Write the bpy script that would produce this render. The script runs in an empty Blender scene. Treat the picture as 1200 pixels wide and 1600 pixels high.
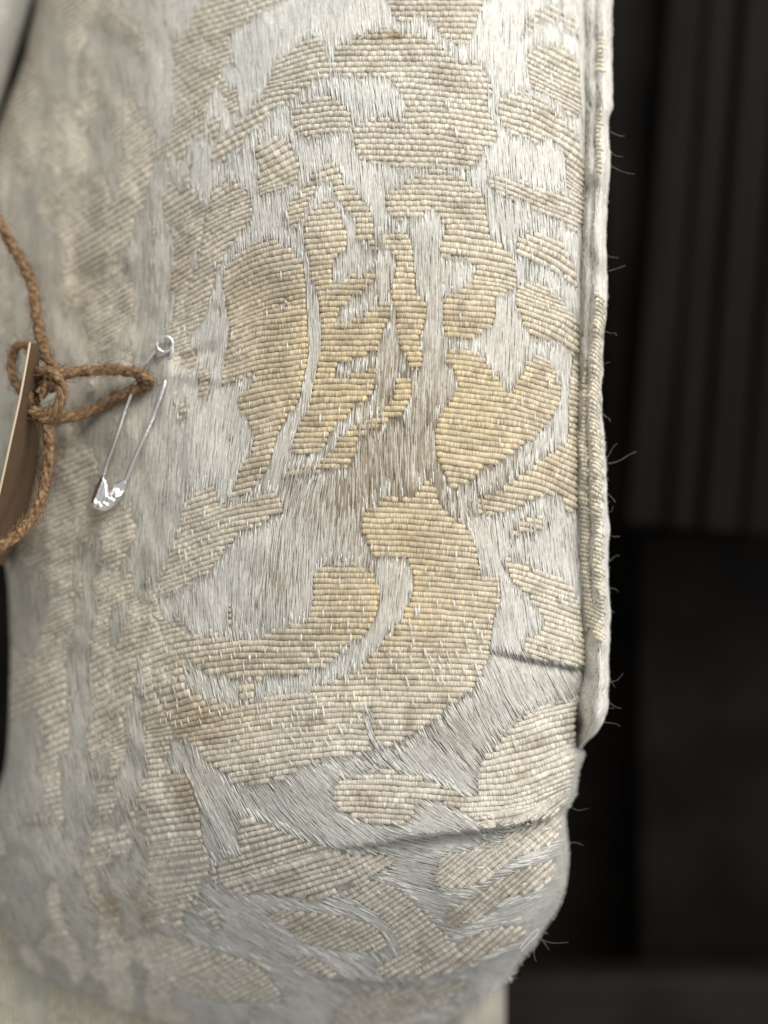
import bpy, math, random
import numpy as np
rng = np.random.default_rng(7)
random.seed(7)
S = bpy.context.scene
C = S.collection
# ------------------------------------------------------------------ camera
# 1 unit = 1 cm.  The focal plane (depth h = 0) lies at y = 0, 24 cm in front of the lens.
D = 24.0
cam = bpy.data.cameras.new('camera')
co = bpy.data.objects.new('camera', cam); C.objects.link(co)
co.location = (0, -D, 0); co.rotation_euler = (math.radians(90), 0, 0)
cam.sensor_fit = 'VERTICAL'; cam.sensor_height = 100; cam.lens = 150
cam.clip_start = 0.1; cam.clip_end = 1000
cam.dof.use_dof = True; cam.dof.focus_distance = D + 0.35; cam.dof.aperture_fstop = 0.15 / 0.88
S.camera = co
# ------------------------------------------------------------------ light
S.view_settings.view_transform = 'Standard'; S.view_settings.look = 'None'
S.view_settings.exposure = -0.2; S.view_settings.gamma = 1
w = bpy.data.worlds.new('World'); S.world = w; w.use_nodes = True
w.node_tree.nodes['Background'].inputs[0].default_value = (1.0, 0.985, 0.95, 1)
w.node_tree.nodes['Background'].inputs[1].default_value = 0.50
def area(name, loc, target, sx, sy, power, col):
    l = bpy.data.lights.new(name, 'AREA'); l.shape = 'RECTANGLE'; l.size = sx; l.size_y = sy
    l.energy = power; l.color = col
    o = bpy.data.objects.new(name, l); C.objects.link(o); o.location = loc
    from mathutils import Vector
    o.rotation_euler = (Vector(target) - Vector(loc)).to_track_quat('-Z', 'Y').to_euler()
    return o
area('ceiling_lamp', (20, -36, 42), (1, 0, 0), 36, 36, 38500, (1.0, 0.965, 0.895))
area('window_light', (44, -22, 2), (1, 0, -3), 30, 30, 8000, (1.0, 0.985, 0.96))
S.cycles.max_bounces = 6
# ------------------------------------------------------------------ helpers
def P(px, py, h):
    """photo pixel + height (cm towards the camera) -> world xyz"""
    px = np.asarray(px, float); py = np.asarray(py, float); h = np.asarray(h, float)
    k = (D - h) / D
    return np.stack([(px - 600) / 100 * k, -h, (800 - py) / 100 * k], -1)

def sm(a, b, x):
    t = np.clip((x - a) / (b - a), 0, 1); return t * t * (3 - 2 * t)

class Noise:
    def __init__(s, cell, seed):
        s.c = cell; s.g = np.random.default_rng(seed).random((700, 700)) * 2 - 1
    def __call__(s, x, y):
        x = np.asarray(x, float) / s.c + 60; y = np.asarray(y, float) / s.c + 60
        x = np.mod(x, 690); y = np.mod(y, 690)
        i = x.astype(int); j = y.astype(int); u = x - i; v = y - j
        u = u * u * (3 - 2 * u); v = v * v * (3 - 2 * v)
        g = s.g
        return (g[j, i] * (1 - u) + g[j, i + 1] * u) * (1 - v) + (g[j + 1, i] * (1 - u) + g[j + 1, i + 1] * u) * v
N8, N20, N45, N120, N4 = Noise(8, 1), Noise(20, 2), Noise(45, 3), Noise(120, 4), Noise(4, 5)
N20b, N45b, N120b = Noise(20, 12), Noise(45, 13), Noise(120, 14)

def polydist(x, y, pl):
    """distance, arc parameter 0..1 and signed side (>0: below/right of the line) to a polyline"""
    pl = np.asarray(pl, float); sh = np.shape(x)
    x = np.ravel(x).astype(float); y = np.ravel(y).astype(float)
    best = np.full(x.shape, 1e9); par = np.zeros(x.shape); bx = np.zeros(x.shape); by = np.zeros(x.shape); sd = np.zeros(x.shape)
    seg = np.hypot(*(pl[1:] - pl[:-1]).T); cum = np.r_[0, np.cumsum(seg)]
    for k in range(len(pl) - 1):
        a, b = pl[k], pl[k + 1]; d = b - a; L2 = d @ d + 1e-9
        t = np.clip(((x - a[0]) * d[0] + (y - a[1]) * d[1]) / L2, 0, 1)
        qx = a[0] + t * d[0]; qy = a[1] + t * d[1]
        r = np.hypot(x - qx, y - qy); m = r < best
        best[m] = r[m]; par[m] = ((cum[k] + t * seg[k]) / cum[-1])[m]; bx[m] = qx[m]; by[m] = qy[m]
        sd[m] = (d[0] * (y - a[1]) - d[1] * (x - a[0]))[m]
    return best.reshape(sh), par.reshape(sh), sd.reshape(sh), bx.reshape(sh), by.reshape(sh)

def smooth_poly(pts, n=4, closed=True):
    p = np.asarray(pts, float); out = []
    m = len(p)
    for i in range(m if closed else m - 1):
        if closed: a, b, c, d = p[i - 1], p[i], p[(i + 1) % m], p[(i + 2) % m]
        else: a, b, c, d = p[max(i - 1, 0)], p[i], p[i + 1], p[min(i + 2, m - 1)]
        for t in np.arange(n) / n:
            out.append(0.5 * ((2 * b) + (-a + c) * t + (2 * a - 5 * b + 4 * c - d) * t * t + (-a + 3 * b - 3 * c + d) * t ** 3))
    if not closed: out.append(p[-1])
    return np.array(out)

def inside(x, y, poly):
    x = np.asarray(x, float); y = np.asarray(y, float); r = np.zeros(np.shape(x), bool)
    px, py = poly[:, 0], poly[:, 1]; j = len(poly) - 1
    for i in range(len(poly)):
        c = ((py[i] > y) != (py[j] > y)) & (x < (px[j] - px[i]) * (y - py[i]) / (py[j] - py[i] + 1e-12) + px[i])
        r ^= c; j = i
    return r

def mesh_np(name, V, F, mat, parent=None, col=None, along=None, smooth=True):
    me = bpy.data.meshes.new(name)
    V = np.ascontiguousarray(V, np.float32); F = np.ascontiguousarray(F, np.int32)
    me.vertices.add(len(V)); me.vertices.foreach_set('co', V.ravel())
    k = F.shape[1]
    me.loops.add(F.size); me.loops.foreach_set('vertex_index', F.ravel())
    me.polygons.add(len(F)); me.polygons.foreach_set('loop_start', np.arange(0, F.size, k, dtype=np.int32))
    me.polygons.foreach_set('loop_total', np.full(len(F), k, np.int32))
    me.polygons.foreach_set('use_smooth', np.full(len(F), smooth))
    me.update(calc_edges=True)
    if col is not None:
        a = me.color_attributes.new('Col', 'FLOAT_COLOR', 'POINT')
        cc = np.ones((len(V), 4), np.float32); cc[:, :3] = col; a.data.foreach_set('color', cc.ravel())
    if along is not None:
        a = me.attributes.new('along', 'FLOAT', 'POINT'); a.data.foreach_set('value', np.ascontiguousarray(along, np.float32))
    me.materials.append(mat)
    o = bpy.data.objects.new(name, me); C.objects.link(o)
    if parent is not None: o.parent = parent
    return o

def tubes(pts, run, nrm, rad, K=5, full=False, flat=1.0):
    """pts (n,3), run ids (n,), nrm (n,3) outward normals, rad (n,). Half tubes of K verts (or full rings)."""
    n = len(pts); same = run[1:] == run[:-1]
    f = np.zeros_like(pts)
    f[:-1][same] += (pts[1:] - pts[:-1])[same]; f[1:][same] += (pts[1:] - pts[:-1])[same]
    f /= np.linalg.norm(f, axis=1, keepdims=True) + 1e-12
    b = np.cross(f, nrm); b /= np.linalg.norm(b, axis=1, keepdims=True) + 1e-12
    nn = np.cross(b, f)
    if full: ang = np.arange(K) * 2 * math.pi / K
    else: ang = np.linspace(-0.08, 1.08, K) * math.pi
    ca, sa = np.cos(ang), np.sin(ang)
    V = pts[:, None, :] + rad[:, None, None] * (ca[None, :, None] * b[:, None, :] + flat * sa[None, :, None] * nn[:, None, :])
    i = np.nonzero(same)[0]
    kk = K if full else K - 1
    q = np.arange(kk); q2 = (q + 1) % K
    F = np.stack([i[:, None] * K + q, i[:, None] * K + q2, (i[:, None] + 1) * K + q2, (i[:, None] + 1) * K + q], -1).reshape(-1, 4)
    return V.reshape(-1, 3), F

# ------------------------------------------------------------------ materials
def mat(name, rough=0.8, metal=0.0, col=(0.5, 0.5, 0.5)):
    m = bpy.data.materials.new(name); m.use_nodes = True
    b = m.node_tree.nodes['Principled BSDF']
    b.inputs['Base Color'].default_value = (*col, 1); b.inputs['Roughness'].default_value = rough; b.inputs['Metallic'].default_value = metal
    return m, m.node_tree, b
def node(t, ty, **kw):
    n = t.nodes.new(ty)
    for k, v in kw.items(): setattr(n, k, v)
    return n
def cloth_mat(name, rough, sheen, noise_scale, amount, bump, spec=0.3, ticks=None):
    m, t, b = mat(name, rough)
    b.inputs['Specular IOR Level'].default_value = spec
    b.inputs['Sheen Weight'].default_value = sheen; b.inputs['Sheen Roughness'].default_value = 0.4
    at = node(t, 'ShaderNodeAttribute', attribute_name='Col')
    tc = node(t, 'ShaderNodeTexCoord')
    nz = node(t, 'ShaderNodeTexNoise'); nz.inputs['Scale'].default_value = noise_scale; nz.inputs['Detail'].default_value = 4
    t.links.new(tc.outputs['Object'], nz.inputs['Vector'])
    mr = node(t, 'ShaderNodeMapRange'); mr.inputs['From Min'].default_value = 0.3; mr.inputs['From Max'].default_value = 0.7
    mr.inputs['To Min'].default_value = 1 - amount; mr.inputs['To Max'].default_value = 1 + amount
    t.links.new(nz.outputs['Fac'], mr.inputs['Value'])
    mx = node(t, 'ShaderNodeVectorMath', operation='SCALE')
    t.links.new(at.outputs['Color'], mx.inputs[0]); t.links.new(mr.outputs[0], mx.inputs['Scale'])
    out = mx.outputs[0]; hgt = nz.outputs['Fac']
    if ticks:
        al = node(t, 'ShaderNodeAttribute', attribute_name='along')
        cb = node(t, 'ShaderNodeCombineXYZ'); t.links.new(al.outputs['Fac'], cb.inputs[0])
        sp = node(t, 'ShaderNodeSeparateXYZ'); t.links.new(tc.outputs['Object'], sp.inputs[0])
        t.links.new(sp.outputs[2], cb.inputs[1])
        n2 = node(t, 'ShaderNodeTexNoise'); n2.inputs['Scale'].default_value = ticks; n2.inputs['Detail'].default_value = 2
        mp = node(t, 'ShaderNodeVectorMath', operation='MULTIPLY'); mp.inputs[1].default_value = (1, 3.0, 1)
        t.links.new(cb.outputs[0], mp.inputs[0]); t.links.new(mp.outputs[0], n2.inputs['Vector'])
        m2 = node(t, 'ShaderNodeMapRange'); m2.inputs['From Min'].default_value = 0.38; m2.inputs['From Max'].default_value = 0.62
        m2.inputs['To Min'].default_value = 0.62; m2.inputs['To Max'].default_value = 1.18
        t.links.new(n2.outputs['Fac'], m2.inputs['Value'])
        s2 = node(t, 'ShaderNodeVectorMath', operation='SCALE'); t.links.new(out, s2.inputs[0]); t.links.new(m2.outputs[0], s2.inputs['Scale'])
        out = s2.outputs[0]; hgt = n2.outputs['Fac']
    t.links.new(out, b.inputs['Base Color'])
    bp = node(t, 'ShaderNodeBump'); bp.inputs['Strength'].default_value = bump; bp.inputs['Distance'].default_value = 0.02
    t.links.new(hgt, bp.inputs['Height']); t.links.new(bp.outputs[0], b.inputs['Normal'])
    return m
M_RIB = cloth_mat('ribbed_weft', 0.75, 0.25, 9, 0.12, 0.5, 0.25, ticks=0.85)
M_SAT = cloth_mat('satin_warp', 0.60, 0.15, 14, 0.10, 0.1, 0.25)
M_BASE = cloth_mat('ground_weave', 0.8, 0.2, 22, 0.25, 0.8, 0.2)

# ------------------------------------------------------------------ the cushion's shape
SEAM = [(915, -60), (916, 150), (914, 300), (909, 450), (906, 600), (903, 750), (906, 880), (913, 980), (917, 1045), (908, 1085), (902, 1120), (902, 1165)]
SIL_R = [(902, 1165), (913, 1178), (909, 1192), (904, 1206), (902, 1222), (901, 1236), (896, 1247), (891, 1258), (884, 1268), (885, 1290), (889, 1335), (884, 1385), (872, 1420), (852, 1450), (835, 1478), (815, 1500), (800, 1525), (792, 1535), (740, 1575), (640, 1625), (600, 1660)]
SIL_L = [(600, 1690), (320, 1612), (200, 1583), (100, 1548), (40, 1508), (6, 1450), (-12, 1380), (-10, 1260), (8, 1200), (15, 1100), (15, 960), (2, 860), (-60, 760)]
TOPL = [(-60, 360), (0, 190), (38, 90), (66, -60)]
_sm = smooth_poly(SEAM, 8, False); SEAM = [(a + 1.8 * float(N20(a * 0, b * .6)) + 1.5 * float(N45(a * 0, b)), b) for a, b in _sm]
outline = np.array([list(a) for a in SEAM] + smooth_poly(SIL_R, 3, False).tolist() + smooth_poly(SIL_L, 3, False).tolist() + smooth_poly(TOPL, 3, False).tolist())
GX = np.arange(-80, 1001, 3.0); GY = np.arange(-80, 1701, 3.0)
gx, gy = np.meshgrid(GX, GY)
def base_h(x, y):
    a = 4.9 - 2.3 * sm(50, 850, y)
    h = -a * np.clip((640 - x) / 640, 0, None) ** 1.9
    lf = 1 - sm(230, 400, x)
    h = h + lf * (.045 * N20(x, y * .6) + .05 * N45b(x, y * .7))
    h = h - 0.95 * np.clip((x - 660) / 250, 0, None) ** 2.2
    h = h - 2.3 * np.clip((y - 1230) / 340, 0, None) ** 2
    h = h - 0.9 * np.clip((330 - y) / 330, 0, None) ** 1.8
    h = h + 0.10 * N120(x, y) + 0.035 * N45(x, y)
    return h
Hg = base_h(gx, gy)
def roll(h, pl, width, depth):
    d = polydist(gx, gy, pl)[0]
    t = np.clip(1 - d / width, 0, 1)
    return h - depth * (1 - np.sqrt(np.clip(1 - t * t, 0, 1)))
Hg = roll(Hg, SEAM, 14, 0.28)
Hg = roll(Hg, SIL_R[:-3], 50, 1.0)
Hg = roll(Hg, SIL_L, 75, 1.2)
Hg = roll(Hg, TOPL, 50, 0.8)
def fold(h, pl, depth, wid, lift=0.0, lw=30, ends=(0.15, 0.0)):
    d, s, sd, _, _ = polydist(gx, gy, smooth_poly(pl, 4, False))
    tp = sm(0, ends[0] + 1e-6, s) * (1 - sm(1 - ends[1] - 1e-6, 1, s)) if ends[1] > 0 else sm(0, ends[0] + 1e-6, s)
    below = sd > 0
    h = h - np.where(below, depth * tp * np.exp(-d / wid), 0)
    return h + np.where(~below, lift * tp * np.exp(-(d / lw) ** 2), 0)
FOLDS = [
    ([(735, 1012), (775, 1018), (815, 1026), (868, 1037), (918, 1046)], 0.17, 11, 0.07, 22, (0.5, 0.0)),
    ([(455, 1330), (520, 1326), (590, 1318), (655, 1306), (760, 1296), (850, 1280), (890, 1262)], 0.30, 20, 0.14, 34, (0.45, 0.1)),
    ([(470, 1520), (540, 1532), (620, 1534), (700, 1524), (760, 1502), (840, 1468)], 0.85, 90, 0.10, 30, (0.15, 0.0)),
    ([(905, 1085), (880, 1100), (850, 1105)], 0.10, 14, 0.04, 20, (0.0, 0.6)),
]
for f in FOLDS: Hg = fold(Hg, *f)
# soft radiating drag wrinkles by the corner
for (x0, y0, x1, y1, a, wd) in [(890, 1190, 800, 1235, .05, 9), (890, 1210, 790, 1275, .05, 8), (880, 1320, 700, 1400, .05, 12), (300, 1230, 360, 1330, .05, 14), (90, 980, 110, 1330, -.05, 25),
                               (640, 1345, 740, 1330, .04, 10), (60, 300, 90, 700, .08, 30), (150, 60, 120, 420, -.1, 30)]:
    d = polydist(gx, gy, [(x0, y0), (x1, y1)])[0]; Hg = Hg + a * np.exp(-(d / wd) ** 2)
Hg = Hg - .45 * np.exp(-((gx - 902) / 6) ** 2 - ((gy - 1130) / 20) ** 2) + .035 * N20(gx, gy) * np.exp(-((gx - 900) / 22) ** 2)
Hg = Hg + .09 * np.exp(-(polydist(gx, gy, [(266, 566), (260, 590)])[0] / 9) ** 2) - .10 * np.exp(-(polydist(gx, gy, [(285, 560), (330, 545)])[0] / 7) ** 2) + .07 * np.exp(-(polydist(gx, gy, [(275, 585), (340, 590)])[0] / 9) ** 2)
def lookup(G, x, y):
    u = np.clip((np.asarray(x, float) - GX[0]) / 3, 0, len(GX) - 1.001); v = np.clip((np.asarray(y, float) - GY[0]) / 3, 0, len(GY) - 1.001)
    i = u.astype(int); j = v.astype(int); u = u - i; v = v - j
    return (G[j, i] * (1 - u) + G[j, i + 1] * u) * (1 - v) + (G[j + 1, i] * (1 - u) + G[j + 1, i + 1] * u) * v
def H(x, y): return lookup(Hg, x, y)
W3 = P(gx, gy, Hg)
du = np.gradient(W3, axis=1); dv = np.gradient(W3, axis=0)
NR = np.cross(du, dv); NR /= np.linalg.norm(NR, axis=-1, keepdims=True); NR *= -np.sign(NR[..., 1:2])
def nrm(x, y):
    n = np.stack([lookup(NR[..., k], x, y) for k in range(3)], -1)
    return n / np.linalg.norm(n, axis=-1, keepdims=True)
IN = inside(gx, gy, outline)

# ------------------------------------------------------------------ weave direction fields (degrees / slopes at control points)
RS = """430 40 -.3;470 90 -.3;520 100 -.05;560 100 0;560 210 0;640 230 .02;740 150 .08;740 200 .12;660 20 0;850 100 .45;800 170 .22;860 200 .5;900 260 .7;460 170 -.1;420 200 -.5;440 260 -.45
450 310 -.25;520 350 -.07;620 330 0;700 330 .05;740 400 .15;850 300 .38;850 370 .38;880 430 .6;860 480 .32;900 530 .6;720 480 .07;760 620 .1;830 620 .25;780 700 .12;895 700 .4;800 800 .15;890 800 .5
540 600 0;560 480 0;450 430 -.15;400 450 -.35;360 430 -.5;350 530 -.35;450 520 -.12;450 600 -.12;380 620 -.25;420 700 -.2;380 760 -.25;330 780 -.3;290 830 -.3;250 900 -.35;400 800 -.15;500 700 -.02;560 650 -.05
650 830 .06;700 860 .08;750 960 .08;620 960 .03;520 930 0;430 1000 0;330 1010 -.1;280 1000 -.2;250 1040 -.35;300 1080 -.25;350 1120 -.12;450 1150 -.08;600 1050 0;700 1080 .03;600 1150 .02;430 1200 -.12;260 1200 -.1;270 1250 -.1;220 1240 -.15;240 1330 -.1;850 960 .3;880 1010 .3
850 1120 -.22;880 1130 -.2;800 1200 -.18;870 1210 -.3;700 1230 .06;750 1245 0;800 1270 -.15;570 1230 0;600 1260 .05;400 1310 -.18;420 1340 -.22;500 1360 -.2;560 1330 -.35;600 1390 -.45;620 1430 -.48;480 1450 -.35;500 1470 -.3;560 1460 -.35
720 1370 -.58;820 1300 -.62;880 1300 -.75;800 1380 -.62;850 1360 -.65;760 1480 -.6;650 1500 -.42;650 1560 -.3;800 1450 -.6;300 1500 -.3;350 1520 -.35;420 1550 -.35;200 1450 -.2;150 1350 -.2;100 1500 0;100 500 -.5;100 900 -.4;60 1100 -.3;200 200 -.65;300 250 -.55;250 400 -.55;100 50 -.6;170 1100 -.4;180 700 -.4"""
WA = """700 100 0;560 150 7;550 280 4;470 250 6;620 350 0;750 300 4;490 480 1;480 600 -6;440 720 -13;600 740 0;380 880 -5;430 900 -4;300 900 3;620 900 -6;800 900 8;850 860 6;870 600 0;790 560 -3;380 700 -8;350 620 -10;300 700 -6;250 800 -6;800 950 6
850 1060 25;750 1080 24;780 1130 30;700 1160 38;640 1240 47;730 1280 52;690 1190 40;660 1120 22;330 1060 14;290 1050 16;400 1060 8;480 1040 -3;560 1010 -6;380 1200 29;300 1180 18;350 1240 27;430 1230 38;500 1270 45;560 1300 52;280 1230 18;240 1100 6;230 1200 14;260 1280 17;330 1300 27
300 1400 50;350 1440 56;450 1400 63;520 1410 68;580 1400 62;450 1490 63;550 1510 56;620 1500 35;400 1460 58;640 1340 77;700 1320 80;800 1350 98;850 1420 110;870 1340 108;700 1420 76;770 1440 104;820 1430 112;620 1340 74;120 1200 12;90 1350 22;150 1450 45;250 1530 58;60 1000 4;700 1560 80;400 1570 62;100 400 -4;250 300 0;200 100 4;400 50 4"""
def parse(s): return np.array([[float(v) for v in q.split()] for q in s.replace('\n', ';').split(';') if q.strip()])
def field(ctrl, sig=24):
    num = np.zeros_like(gx); den = np.zeros_like(gx)
    for x0, y0, v in ctrl:
        wgt = 1 / ((gx - x0) ** 2 + (gy - y0) ** 2 + sig ** 2) ** 3.0
        num += wgt * (v * (1.38 if (y0 > 1080 and abs(v) < 2) else 1.1 if abs(v) < 2 else 1)); den += wgt
    return num / den
SL = field(parse(RS)); WD = np.radians(field(parse(WA)))

# ------------------------------------------------------------------ the woven motifs, traced as areas of ribbed weave
MOT = """605 -50,612 25,640 32,662 26,684 50,705 66,728 72,742 48,750 22,768 -50
430 100,452 82,470 64,490 58,506 64,510 90,516 98,522 90,524 72,545 62,570 50,610 46,648 50,680 64,702 82,715 92,740 96,758 115,772 142,760 158,768 182,779 205,773 222,758 235,748 255,722 266,690 262,640 266,600 262,572 252,556 238,550 218,552 202,568 188,590 184,618 188,630 176,632 158,620 140,600 126,560 120,520 120,495 128,465 148,435 172,405 200,380 225,350 250,330 262,335 230,365 200,395 165,420 130
452 178,472 158,500 152,530 158,548 176,547 198,530 208,505 214,482 220,465 208,455 196
400 225,425 215,450 220,465 240,468 262,462 285,440 300,410 308,400 290,405 260,395 240
443 340,452 318,464 300,478 284,490 270,504 262,510 253,522 253,532 268,540 283,558 296,568 312,577 326,584 345,586 362,578 375,556 372,556 352,550 338,535 322,522 305,516 288,497 288,490 306,480 326,472 345,462 356,448 356
500 318,512 308,524 320,536 342,544 365,540 388,526 402,520 420,524 442,545 430,570 428,592 418,588 436,572 455,545 470,528 492,530 506,560 492,590 478,612 480,610 500,598 525,590 548,560 560,530 568,526 588,548 582,585 572,588 592,580 620,560 632,540 650,520 672,504 706,480 712,452 707,456 690,468 662,482 632,490 600,496 570,502 540,500 500,496 462,484 435,482 400,474 380,476 350,484 330
618 593,638 587,646 607,627 648,592 672,560 683,557 712,533 730,492 742,440 750,452 736,492 724,522 700,533 677,574 660,603 642,615 619
602 312,620 290,655 272,685 264,712 275,742 292,758 315,762 345,768 370,795 392,806 420,806 448,790 462,772 466,776 490,766 512,742 528,715 532,695 520,690 480,696 460,722 452,738 435,742 415,715 405,688 400,686 385,696 358,690 345,674 328,655 340,620 342,603 335
566 384,600 370,632 362,645 382,648 425,650 455,668 480,666 505,655 530,662 560,655 578,640 575,632 550,620 525,618 490,608 455,618 420,612 395,580 392
697 549,732 549,767 572,787 607,802 607,819 572,837 555,860 567,875 596,875 631,848 672,813 701,767 730,732 753,708 765,697 747,682 712,679 683,685 648,708 619,714 590,697 567
385 385,415 372,445 385,468 402,477 425,480 475,482 550,474 600,466 632,446 660,432 690,424 722,405 752,385 772,352 783,366 758,378 725,394 695,390 660,376 645,372 620,402 588,380 590,350 608,345 600,352 560,358 520,352 480,348 440,362 405
285 787,300 775,318 760,334 757,342 785,360 790,392 778,425 770,442 785,440 805,418 815,378 834,355 860,328 895,300 912,268 930,240 926,255 885,270 850,280 815
492 893,516 882,551 879,580 893,597 930,588 960,576 985,545 1010,520 1035,492 1048,450 1056,410 1060,370 1064,330 1054,295 1036,270 1018,258 1000,245 970,235 942,277 978,327 992,384 999,433 985,478 966,488 935
562 824,570 800,590 785,622 775,650 768,666 752,680 762,692 795,718 812,735 835,746 865,752 900,780 905,783 935,770 970,768 1000,758 1045,738 1078,697 1106,690 1120,655 1142,612 1168,560 1180,520 1185,470 1200,433 1222,372 1226,340 1205,312 1176,295 1160,275 1155,262 1120,245 1080,235 1042,255 1045,290 1072,330 1094,370 1102,420 1092,470 1080,520 1062,560 1040,592 1012,622 975,640 935,646 905,640 885,630 873,590 875,578 860,572 842
815 55,825 30,850 10,880 15,905 45,908 62,895 56,880 40,850 34,834 42,822 60
822 90,830 77,850 69,870 72,892 82,905 105,908 140,908 170,900 185,885 182,860 152,835 138,825 120
776 165,790 150,815 144,850 156,887 195,906 222,912 260,912 300,890 300,882 280,884 252,872 232,855 215,838 223,812 216,795 210,780 188
762 275,800 280,850 295,880 303,911 304,911 345,900 360,885 355,860 340,830 325,800 312,770 298
805 380,815 367,830 362,855 367,877 380,892 405,902 435,902 452,890 442,870 427,855 415,830 410,807 400
807 450,820 445,840 442,865 455,885 477,895 492,905 505,904 560,895 560,880 540,855 532,827 525,815 505,807 485
728 797,765 772,800 752,838 722,868 700,884 690,888 620,893 566,904 568,903 720,903 790,886 800,870 775,845 775,820 790,790 800,755 806
795 836,820 810,850 806,862 815,840 830,815 840
786 870,825 885,862 900,892 918,906 950,912 1000,913 1043,870 1035,838 1029,814 1018,820 1002,838 988,850 970,835 945,812 925,795 900
900 1098,860 1100,834 1107,810 1123,796 1140,780 1158,766 1175,752 1189,746 1212,744 1242,729 1247,705 1233,675 1221,646 1211,603 1201,550 1208,520 1230,522 1258,547 1275,600 1290,638 1284,650 1262,668 1249,691 1256,729 1272,762 1298,800 1294,850 1282,882 1262,896 1215,900 1150
380 1277,407 1280,440 1298,488 1316,518 1325,548 1334,590 1334,617 1337,605 1361,575 1373,530 1388,512 1403,482 1406,446 1400,410 1394,365 1398,347 1382,338 1361,347 1343,374 1334,371 1310
525 1396,560 1378,602 1377,634 1398,666 1430,692 1452,702 1472,665 1498,640 1522,600 1528,585 1510,610 1500,622 1485,612 1455,590 1430,560 1410
410 1433,428 1424,452 1421,488 1424,530 1430,569 1439,593 1451,605 1478,590 1487,554 1487,518 1482,482 1475,464 1466,443 1445
682 1352,700 1332,738 1328,771 1305,803 1298,864 1279,878 1275,876 1291,864 1317,838 1329,822 1333,789 1352,775 1364,757 1380,710 1389,682 1387
864 1343,869 1347,865 1368,845 1390,820 1398,792 1403,762 1428,720 1449,699 1444,702 1428,744 1395,780 1374,816 1356
819 1446,780 1447,744 1459,702 1476,664 1502,645 1526,666 1528,714 1514,756 1494,798 1474,819 1462
458 1505,470 1493,494 1496,521 1514,530 1526,506 1526,482 1517
230 1480,260 1462,300 1475,350 1490,400 1505,425 1530,440 1560,380 1565,320 1560,270 1540,235 1510
234 1187,262 1192,288 1205,305 1244,314 1272,318 1310,330 1350,318 1380,300 1412,250 1440,190 1460,165 1415,135 1340,112 1272,140 1250,160 1290,175 1330,190 1345,210 1330,220 1290,210 1240
300 20,360 -20,430 -40,470 -20,430 10,380 40,330 70
330 300,360 282,395 305,392 345,362 385,340 430,318 500,296 520,290 470,312 400,320 350
540 1560,600 1545,680 1540,730 1530,700 1565,640 1590,560 1620,520 1600"""
motifs = [smooth_poly([[float(v) for v in p.split()] for p in l.split(',')], 3) for l in MOT.split('\n')]
FX = np.arange(-80, 1001, 2.0); FY = np.arange(-80, 1701, 2.0)
fx, fy = np.meshgrid(FX, FY)
MID = np.full(fx.shape, -1, int)
for k, p in enumerate(motifs):
    x0, y0 = p.min(0) - 3; x1, y1 = p.max(0) + 3
    a, b = np.searchsorted(FX, [x0, x1]); c, d = np.searchsorted(FY, [y0, y1])
    sub = inside(fx[c:d, a:b], fy[c:d, a:b], p); MID[c:d, a:b][sub] = k
left = 1 - sm(215, 345, fx + 25 * N45(fx, fy))
ragg = N45(fx * 1.1, fy * .38) + .6 * N20(fx, fy * .5) + .25 * N8(fx, fy * .6) - .35 * sm(150, 20, fx)
thr = -.08 - .32 * sm(880, 1000, fy) * sm(60, 120, fx) + .9 * sm(250, 400, fx + 30 * N20(fx, fy) + .10 * np.clip(fy - 500, -300, 500)); newr = (MID < 0) & (fx < 400) & (ragg > thr); MID[newr] = len(motifs)
MID[(MID >= 0) & (MID < len(motifs)) & (ragg < -.22 - 1.2 * sm(170, 350, fx))] = -1
# the weave steps from thread to thread, so every motif edge is serrated along the warp
jr = np.random.default_rng(77); jit = np.repeat(np.clip(jr.normal(0, 1.5, len(FX) // 2 + 1), -4, 4).round().astype(int), 2)[:len(FX)]
MJ = MID.copy()
for i_ in range(len(FX)): MJ[:, i_] = np.roll(MID[:, i_], jit[i_])
MID = np.where(fy < 1230, MJ, MID)
MID[~inside(fx, fy, outline)] = -2
def mid(x, y):
    i = np.clip(((np.asarray(x) - FX[0]) / 2 + .5).astype(int), 0, len(FX) - 1); j = np.clip(((np.asarray(y) - FY[0]) / 2 + .5).astype(int), 0, len(FY) - 1)
    return MID[j, i]

# ------------------------------------------------------------------ dye, wear and stains, plus left and lower shade painted into the colours
def mixc(a, b, t): return np.asarray(a) * (1 - t[..., None]) + np.asarray(b) * t[..., None]
def blob(x, y, cx, cy, rx, ry): return np.exp(-(((x - cx) / rx) ** 2 + ((y - cy) / ry) ** 2))
def gold(x, y):
    g = 0.95 * blob(x, y, 600, 600, 210, 270) + 0.75 * blob(x, y, 620, 950, 170, 150) + 0.5 * blob(x, y, 790, 640, 110, 170) + .45 * blob(x, y, 340, 1080, 110, 120) + .35 * blob(x, y, 420, 560, 120, 200)
    return np.clip(g, 0, 1)
STAIN = [(605, 56, 45, 9, .8), (300, 1125, 55, 45, .45), (205, 1425, 50, 28, .6), (295, 1232, 22, 45, .5), (265, 432, 40, 28, .3), (390, 450, 38, 26, .3), (650, 850, 60, 40, .35), (700, 12, 30, 22, .25),
         (530, 985, 30, 14, .4), (870, 745, 40, 50, .35), (560, 1250, 40, 18, .3), (90, 480, 60, 120, .3), (180, 1400, 30, 30, .3), (500, 940, 60, 30, .2)]
def stain(x, y):
    s = 0
    for cx, cy, rx, ry, a in STAIN: s = s + a * blob(x + 8 * N20(x, y), y + 6 * N20(y, x), cx, cy, rx, ry)
    return np.clip(s * (1 + .4 * N20b(x, y)), 0, .9)
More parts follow.
